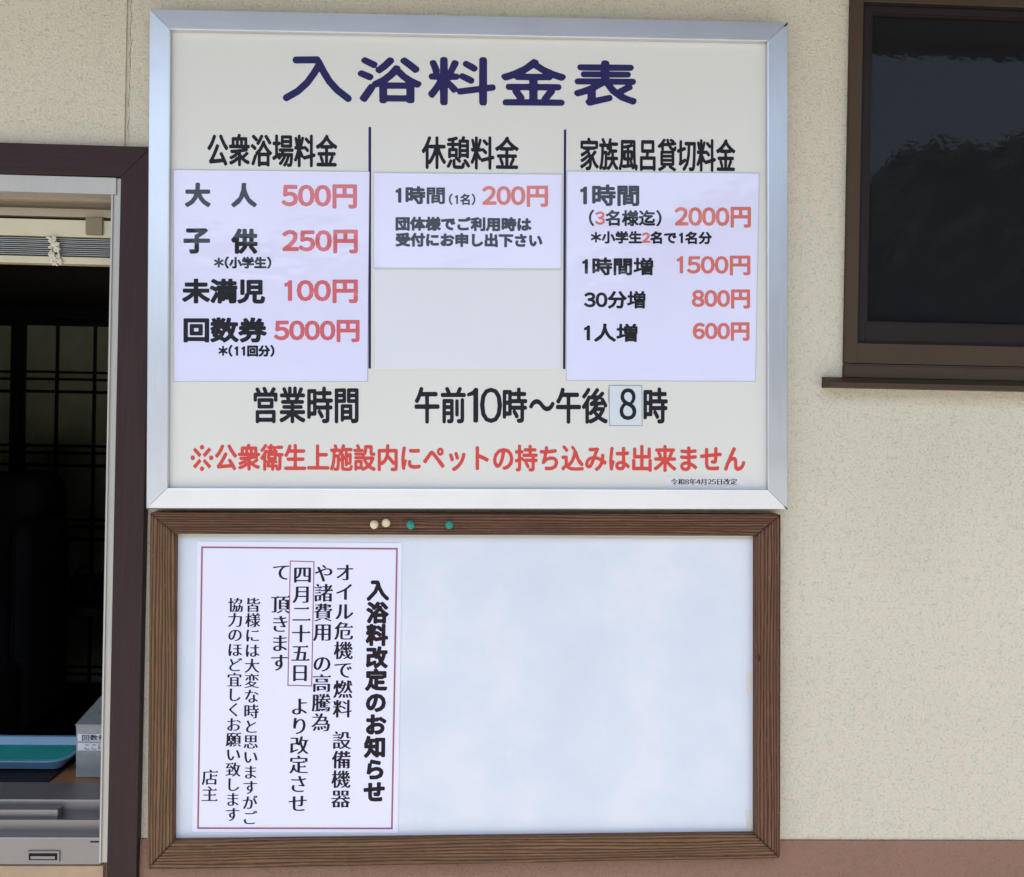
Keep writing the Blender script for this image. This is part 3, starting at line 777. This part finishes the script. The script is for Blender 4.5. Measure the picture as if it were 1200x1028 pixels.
b2 = G.n('Bump', Strength=.10, Distance=.002); G.l(hgt, b2.inputs['Height']); G.l(b2.outputs[0], G.p.inputs['Normal'])
v = G.n('TexVoronoi', Scale=42.0); v.inputs['Randomness'].default_value = 1.0; G.l(G.coord(), v.inputs['Vector'])
sel = G.ramp(v.outputs['Color'], [(.62, 0.0), (.64, 1.0)])
sp2 = G.math('MULTIPLY', G.ramp(v.outputs['Distance'], [(.055, 1.0), (.085, 0.0)]), sel)
G.col(G.mix(sp2, (.022, .022, .024), (.45, .44, .40)))
G.l(G.math('SUBTRACT', .5, G.math('MULTIPLY', sp2, .5)), G.p.inputs['Transmission Weight'])
box('glass', gx0-.004, sx1-sw_+.004, .006, .011, gz0-.004, gz1+.004, G.m, bw)
# projecting sill
sxl = at(972, 450, -.035).x; sza = at(972, 447.5, -.035).z; szb = at(972, 454, -.035).z
extrude_x('window_sill', [(.0, zs0+.0005), (-.012, zs0-.001), (-.035, sza), (-.0365, sza-.0008), (-.0365, szb+.001), (-.034, szb), (.0, szb+.001)], sxl, WX1+.03, M_bronze.m, bw, .0005)
bm = bmesh.new(); bmesh.ops.create_icosphere(bm, subdivisions=2, radius=.0024, matrix=Matrix.Translation(at(1133, 438.5, -.012)) @ Matrix.Diagonal((1, .5, 1, 1)))
me = bpy.data.meshes.new('screw'); bm.to_mesh(me); bm.free(); link('screw', me, M_bronze.m, bw)

# ------------------------------------------------------------------ price sign
SY = -.030                      # face of the cream panel
O = [(175, 10.8), (923.6, 26.2), (923, 597.8), (171.3, 596.6)]
I = [(199.3, 34.7), (899.3, 48.6), (900, 574.3), (196.2, 572.3)]
def sslope(y): return .0190 - (y-18)/580*.0178
sg = empty('price_sign', tuple(at(548, 597, -.015)), 'large cream bathing price board with navy title and silver aluminium frame', 'sign')
def q4(ps, y): return [at(x, yy, y) for x, yy in ps]
prism('panel', q4(I, SY), [Vector((p.x, -.002, p.z)) for p in q4(I, SY)], M_panel.m, sg)
yo, yi = -.0345, -.040
OO = q4(O, yo); II = q4(I, yi)
for k in range(4):
    l = (k+1) % 4
    a, b, c, d = OO[k].copy(), OO[l].copy(), II[l].copy(), II[k].copy()
    e = (b-a).normalized()*.0004; a += e; d += e; b -= e; c -= e
    L = (b-a).length
    # small rounded lip at both edges, closed box section behind
    mid1 = a.lerp(d, .06); mid2 = b.lerp(c, .06); mid1.y = mid2.y = yo-.0035
    n1 = d.lerp(a, .05); n2 = c.lerp(b, .05); n1.y = n2.y = yi-.0006
    din = Vector((d.x, SY-.0005, d.z)); cin = Vector((c.x, SY-.0005, c.z)); ab = Vector((a.x, 0, a.z)); bb = Vector((b.x, 0, b.z))
    vs = [ab, bb, a, b, mid1, mid2, n1, n2, d, c, din, cin]
    vv = [0, 0, .05, .05, .15, .15, .9, .9, .95, .95, 1, 1]
    uv = [((L if i % 2 else 0)*1.0, vv[i]*.2+k*.3) for i in range(12)]
    fs = [(2*i, 2*i+1, 2*i+3, 2*i+2) for i in range(5)]+[(0, 2, 4, 6, 8, 10), (1, 3, 5, 7, 9, 11)]
    mesh('frame_bar', vs, fs, M_alu.m, sg, uv=uv)
for (x, y) in ((921.2, 28.5), (921, 595)):    # open corner joints
    slab('corner_gap', [(x-1.6, y+1.3), (x+1.9, y-2.2), (x+2.2, y-.6), (x-.6, y+2.2)] if y < 100 else [(x-2, y-2), (x+1.9, y+2.6), (x+2.3, y+1.2), (x-.2, y-1.2)], -.0412, -.036, M_dark.m, sg)
PS = Plate(SY-.0004)
M_date = sp('thin_clear_label', 200, (.62, .60, .60), .4, 0, .01, 0)
PS.y = SY-.0004
PS.put('lettering', strokes([[(347, 70.4), (371.5, 70.2), (374, 74), (379, 84), (386, 95.5), (395, 105.5), (408, 115.6)], [(374, 76), (368, 86), (360, 97), (349, 107), (335.6, 114.6)]], 4.2), M_navy.m, sg)
for ch, bb in (('浴', (417.7, 66.7, 495.7, 121.7)), ('料', (500.7, 66.5, 581.7, 124)), ('金', (585.7, 68.7, 665, 124.3)), ('表', (670.7, 70.5, 748.3, 125))):
    PS.line(ch, bb, M_navy, sg, 8.6, 'round', slope=.008)
PS.line('公衆浴場料金', (243, 157.2, 395.3, 195.6), M_ink, sg, 4.1, 'round', slope=.012)
PS.line('休憩料金', (494.3, 159.6, 608, 198.6), M_ink, sg, 4.1, 'round', slope=.012)
PS.line('家族風呂貸切料金', (680, 162.3, 861.7, 200.6), M_ink, sg, 3.9, 'round', slope=.012)
PS.line('営業時間', (297.3, 453.3, 420, 496), M_ink, sg, 4.8, 'round')
PS.line('午前', (486, 453.5, 545.7, 496.3), M_ink, sg, 4.8, 'round')
PS.line('1', (547.3, 454.5, 560.5, 495.5), M_ink, sg, 4.9, 'round')
PS.line('0', (562.5, 454.5, 588.3, 495.8), M_ink, sg, 4.8, 'round')
PS.line('時', (589.3, 454.5, 617.7, 495.5), M_ink, sg, 4.8, 'round')
PS.line('～', (620, 468, 650, 482), M_ink, sg, 4.6, 'round')
PS.line('午後', (651.7, 454.5, 712.3, 496.5), M_ink, sg, 4.8, 'round')
PS.line('時', (754.3, 454.5, 782.3, 496.3), M_ink, sg, 4.8, 'round')
PS.line('※', (223.3, 521.5, 250, 552.2), M_red, sg, 3.2)
PS.line('公衆衛生上施設内にペットの持ち込みは出来ません', (251.7, 521, 873.5, 552.6), M_red, sg, 4.0, 'round', slope=.003)
PS.poly('divider_line', [(431.8, 149), (434.9, 149), (434.7, 432), (431.8, 432)], M_navy, sg)
PS.poly('divider_line', [(660.8, 152), (663.6, 152), (662.6, 432.6), (659.7, 432.6)], M_navy, sg)

def sheet(name, pts, label, cat, group, m, th=.0007, y=SY):
    c = at(sum(p[0] for p in pts)/4, max(p[1] for p in pts), y)
    t = empty(name, tuple(c), label, cat, group); slab('film', pts, y-th-.0006, y-.0005, m, t); return t
def pln(y=SY, th=.0007): return Plate(y-th-.0006-.0003)
P1 = pln()
s1 = sheet('price_sheet', [(203, 198.8), (433, 201.2), (430.6, 447.3), (203.6, 447.3)], 'laminated price sheet at the left of the sign, 500 yen line first', 'price sheet', 'laminated sheets stuck on the price sign', M_sheet.m)
bs = 5.0
P1.line('大', (216.7, 214.3, 246.7, 242.7), M_print, s1, bs); P1.line('人', (271, 214.5, 301, 243), M_print, s1, bs)
P1.line('500円', (330, 216, 418.3, 244.3), M_price, s1, 4.6, slope=.008)
P1.line('子', (215, 267.7, 246, 297.3), M_print, s1, bs); P1.line('供', (271, 268, 301.7, 297.6), M_print, s1, bs)
P1.line('250円', (330.7, 269, 419.3, 297), M_price, s1, 4.6, slope=.006)
P1.line('*(小学生)', (250.7, 300.8, 318, 315), M_print, s1, 2.5, slope=.005)
P1.line('未満児', (213.3, 326.7, 310.7, 356), M_print, s1, bs, slope=.005)
P1.line('100円', (333.3, 327.5, 419.3, 355.3), M_price, s1, 4.6, slope=.005)
P1.line('回数券', (215, 372, 312.7, 401.7), M_print, s1, bs, slope=.004)
P1.line('5000円', (321, 375, 421.3, 401), M_price, s1, 4.4, slope=.004)
P1.line('*(11回分)', (256, 404.3, 321.7, 418.3), M_print, s1, 2.5, slope=.003)
s2 = sheet('price_sheet', [(438, 202.3), (658.6, 204.3), (657.6, 315.3), (437.6, 314.3)], 'laminated price sheet in the middle of the sign, 200 yen line first', 'price sheet', 'laminated sheets stuck on the price sign', M_sheet.m)
P1.line('1時間', (463.5, 218.3, 521.7, 239.5), M_print, s2, 3.6, slope=.008)
P1.line('(1名)', (526, 227, 557, 240.5), M_print, s2, 1.9, slope=.006)
P1.line('200円', (565, 217.5, 642.3, 242.5), M_price_o, s2, 4.0, slope=.006)
P1.line('団体様でご利用時は', (463.5, 254.3, 622.8, 271), M_print, s2, 3.1, slope=.006)
P1.line('受付にお申し出下さい', (463.5, 273.2, 635.5, 289.7), M_print, s2, 3.1, slope=.006)
s3 = sheet('price_sheet', [(664.3, 200.6), (890, 203), (885.4, 447.2), (663.6, 446)], 'laminated price sheet at the right of the sign, 2000 yen line first', 'price sheet', 'laminated sheets stuck on the price sign', M_sheet.m)
P1.line('1時間', (680, 216.3, 749.3, 241.7), M_print, s3, 4.0, slope=.006)
P1.line('(3名様迄)', (690, 246, 775.3, 265.3), M_print, s3, 2.7, slope=.006, colours={1: M_price_o})
P1.line('2000円', (790.7, 242.4, 880, 266.8), M_price_o, s3, 3.9, slope=.006)
P1.line('*小学生2名で1名分', (692.3, 271, 834.3, 286), M_print, s3, 2.5, slope=.006, colours={4: M_price_o})
P1.line('1時間増', (682.3, 301.7, 765.7, 322.9), M_print, s3, 3.4, slope=.005)
P1.line('1500円', (793.3, 299.5, 879.3, 322.7), M_price_o, s3, 3.7, slope=.004)
P1.line('30分増', (684.3, 340.8, 756.7, 361.9), M_print, s3, 3.3, slope=.004)
P1.line('800円', (810.7, 339.3, 879, 361.7), M_price_o, s3, 3.7, slope=.003)
P1.line('1人増', (684.3, 379.2, 747.3, 400.9), M_print, s3, 3.5, slope=.003)
P1.line('600円', (811.7, 377.8, 878.3, 399.5), M_price_o, s3, 3.7, slope=.003)
s4 = sheet('blank_sticker', [(438.5, 316.5), (656.6, 317.3), (656, 432.6), (439.5, 432.6)], 'blank whitish sticker covering the board below the middle price sheet', 'sticker', None, M_patch2.m, .0002)
s5 = sheet('number_sticker', [(713.8, 451.9), (752.2, 452.3), (752.6, 498.8), (714.2, 498.8)], 'pale blue sticker with a black 8 in the opening hours line', 'sticker', None, M_patch.m, .0003)
Plate(SY-.0013).line('8', (726.2, 455.3, 745.6, 492.2), M_ink, s5, 4.3, 'round')
PG = Plate(SY-.0011); M_grime = Mat('edge_grime', (.20, .20, .20), .7)
M_edge = Mat('cut_film_edge', (.47, .45, .43), .5)
for sh, pts in ((s1, [(203, 198.8), (433, 201.2), (430.6, 447.3), (203.6, 447.3)]), (s2, [(438, 202.3), (658.6, 204.3), (657.6, 315.3), (437.6, 314.3)]), (s3, [(664.3, 200.6), (890, 203), (885.4, 447.2), (663.6, 446)])):
    Plate(SY-.0018).poly('film_edge', pts, M_edge, sh, thick=.45)
PG.poly('grime_line', [(713.6, 451.6), (752.4, 452.0), (752.8, 499.1), (714.0, 499.1)], M_grime, s5, thick=.55)
PG.poly('grime_line', [(713.0, 455), (714.1, 458), (714.3, 470), (713.1, 472)], M_grime, s5)
s6 = sheet('date_sticker', [(779, 558.6), (881, 559.4), (881, 569.6), (779, 569.2)], 'thin white sticker with the small revision date at the lower right of the sign', 'sticker', None, M_date.m, .0001)
Plate(SY-.0011).line('令和8年4月25日改定', (786, 560.6, 864, 568.6), M_ink, s6, 1.15, 'ming')

# ------------------------------------------------------------------ bulletin board
Yw = -.030; Yb = -.014
BO = [(175.8, 600.8), (915.3, 603.2), (914.6, 1006.3), (172.3, 1019.5)]
BI = [(204.7, 626), (885.6, 628.3), (885.4, 979), (202.4, 987.2)]
bb_ = empty('bulletin_board', tuple(at(545, 1012, -.015)), 'pale bulletin board in a weathered brown wooden frame below the price sign', 'bulletin board')
bi = q4(BI, Yb)
prism('board_panel', [at(x+dx, y+dy, Yb) for (x, y), (dx, dy) in zip(BI, ((-4, -4), (4, -4), (4, 4), (-4, 4)))], [Vector((p.x, -.004, p.z)) for p in q4(BI, Yb)], M_wboard.m, bb_)
def wbar(k, seed):
    l = (k+1) % 4; rnd = random.Random(seed)
    a, b, c, d = q4(BO, Yw)[k], q4(BO, Yw)[l], q4(BI, Yw)[l], q4(BI, Yw)[k]
    L = (b-a).length; Wd = (d-a).length*.7; nu, nv = int(L/.006), 30
    # ridged late wood, running the length of the board
    f = [(rnd.uniform(.0001, .00035), rnd.uniform(9, 40), rnd.random()*6, rnd.uniform(.3, 1.6), rnd.random()*6) for _ in range(5)]
    def hgt(u, v): return sum(A_*math.sin(F_*v+P_+1.3*math.sin(G_*u*2.0+Q_)) for A_, F_, P_, G_, Q_ in f)
    vs, uv, fs = [], [], []
    ef = .02
    for i in range(nu+1):
        s = ef*0+i/nu
        for j in range(nv+1):
            t = j/nv; p0_ = a.lerp(b, s); p1_ = d.lerp(c, s); p = p0_.lerp(p1_, t)
            g = (.5-s); p = p+(b-a).normalized()*(.0009*(1 if s < .5 else -1))*(i in (0, nu))
            edge = min(t, 1-t)*(d-a).length
            y = Yw - hgt(s*L, t) + (.0016*(1-min(1, edge/.0022))**2) + .0014*(i in (0, nu))
            u_ = (p-a).dot((b-a).normalized()); vs.append(Vector((p.x, y, p.z))); uv.append((u_+k*3.1, t*.05+k*.37))
    for i in range(nu):
        for j in range(nv):
            q = i*(nv+1)+j; fs.append((q, q+nv+1, q+nv+2, q+1))
    def skirt(ids):
        base = len(vs)
        for i in ids: vs.append(Vector((vs[i].x, -.001, vs[i].z))); uv.append((uv[i][0], uv[i][1]+.02))
        for n_ in range(len(ids)-1): fs.append((ids[n_], ids[n_+1], base+n_+1, base+n_))
    skirt([i*(nv+1) for i in range(nu+1)]); skirt([i*(nv+1)+nv for i in range(nu+1)])
    skirt(list(range(nv+1))); skirt([nu*(nv+1)+j for j in range(nv+1)])
    mesh('frame_board', vs, fs, (M_wood_y if k in (2, 3) else M_wood).m, bb_, uv=uv, smooth=True)
for k in range(4): wbar(k, 11+k)
slab('knot', [(888.4+2.6*math.cos(t*.7)+.5*math.sin(t*2.3), 771+5*math.sin(t*.7)) for t in range(9)], Yw-.0003, Yw+.002, sp('dark_knot', 200, (.05, .022, .013), .7, Specular_IOR_Level=.1).m, bb_)
PB = Plate(Yb-.0003)
for pts in ([(874, 790), (880, 789), (881, 812), (875, 813)], [(873, 950), (879, 948), (880, 965), (884, 968), (884, 974), (875, 972)], [(204.9, 627.6), (885, 629.8), (885, 632.6), (640, 631.2), (420, 630.4), (204.9, 631.0)], [(208, 985), (214, 984), (215, 986.2), (208, 986.8)]):
    PB.poly('tape_mark', pts, M_stain, bb_)
# notice
nt_ = empty('notice_sheet', tuple(at(348, 976, Yb)), 'white paper notice with vertical black writing and thin red border on the bulletin board', 'notice')
npts = [(231.3, 634.6), (471, 636.6), (466.3, 976.2), (225.3, 975)]
slab('paper', npts, Yb-.0011, Yb-.0005, M_paper.m, nt_)
PN = Plate(Yb-.0014)
PN.poly('border_line', [(235.8, 640.4), (466.2, 642.3), (460.2, 972.0), (231.0, 971.6)], M_border, nt_, thick=2.0)
PN.poly('date_frame', [(339.6, 657), (368.6, 657.8), (365.8, 804.6), (336.8, 803.8)], M_border, nt_, thick=1.2)
PN.put('lettering', strokes([[(436.6, 682.6), (442.5, 682.6), (444.5, 689), (448.5, 696.5), (453.6, 701.6)], [(443.4, 684.5), (440, 693.5), (432, 702)]], 2.3, .3), M_pink.m, nt_)
PN.column('浴料改定のお知らせ', 442.2, 718, 438.8, 928, 25.5, M_pink, nt_, 4.6, 'plain', sizey=25.5)
PN.column('オイル危機で燃料_設備機器', 404.2, 671, 399.2, 936, 23, M_pink, nt_, 3.1)
PN.column('や諸費用_の高騰為', 379.5, 672, 376, 846.5, 23, M_pink, nt_, 3.1)
PN.column('四月二十五日', 354.5, 673.5, 351.5, 788.5, 22.5, M_pink, nt_, 3.1)
PN.column('より改定させ', 351.3, 828, 349.2, 941.5, 23, M_pink, nt_, 3.1)
PN.column('て', 329.7, 670.5, 329.7, 670.5, 22.5, M_pink, nt_, 3.1)
PN.column('頂きます', 328.6, 708.5, 327.3, 776.5, 22.5, M_pink, nt_, 3.1)
PN.column('皆様には大変な時と思いますがご', 296.4, 709, 292.5, 958.5, 18.3, M_pink, nt_, 2.45)
PN.column('協力のほど宜しくお願い致します', 276, 709, 272.3, 954.5, 18.3, M_pink, nt_, 2.45)
PN.column('店主', 246, 911, 245.6, 930.5, 20, M_pink, nt_, 2.4)

# push pins
def pin(px, py, m, dx, dz, label):
    p = at(px, py, Yw-.001); t = empty('push_pin', tuple(p), label, 'push pin', 'push pins in the top of the wooden frame')
    ax = Vector((dx, -1, dz)).normalized(); R = ax.to_track_quat('Z', 'Y').to_matrix().to_4x4()
    prof = [(0, 0), (.0042, .0002), (.0050, .0010), (.0048, .0018), (.0028, .0026), (.0024, .0060), (.0026, .0078), (.0040, .0086), (.0042, .0098), (.0036, .0106), (0, .0108)]
    vs, fs = [], []; n = 18
    for r, h in prof:
        for k in range(n): vs.append(Matrix.Translation(p) @ R @ Vector((1.55*r*math.cos(k*6.2832/n), 1.55*r*math.sin(k*6.2832/n), h)))
    for j in range(len(prof)-1):
        for k in range(n): fs.append((j*n+k, j*n+(k+1) % n, (j+1)*n+(k+1) % n, (j+1)*n+k))
    mesh('pin_head', vs, fs, m, t, smooth=True)
    b = Vector((p.x, p.y, p.z)); e = p - ax*.006
    vs = [b+R.to_3x3() @ Vector((.0005*math.cos(k*1.57), .0005*math.sin(k*1.57), 0)) for k in range(4)]+[e]
    mesh('needle', vs, [(0, 1, 4), (1, 2, 4), (2, 3, 4), (3, 0, 4)], M_steel.m, t)
pin(438.6, 614.6, M_pin_c.m, .10, -.12, 'cream push pin in the wooden frame, leftmost of the two cream ones')
pin(452.2, 613.0, M_pin_c.m, .30, .06, 'cream push pin in the wooden frame, nearest to the teal pins')
pin(481, 614.8, M_pin_g.m, .16, -.20, 'teal push pin in the wooden frame, just right of the cream ones')
pin(526.6, 615.2, M_pin_g.m, .03, .02, 'teal push pin standing alone, rightmost in the wooden frame')
for px in (465.5, 473.3):
    bm = bmesh.new(); bmesh.ops.create_icosphere(bm, subdivisions=2, radius=.0011, matrix=Matrix.Translation(at(px, 612.6, Yw-.0006)) @ Matrix.Diagonal((1, .25, 1, 1)))
    me = bpy.data.meshes.new('pin_hole'); bm.to_mesh(me); bm.free(); link('pin_hole', me, M_dark.m, bb_)

bpy.data.objects.remove(_to); bpy.data.curves.remove(_txt)
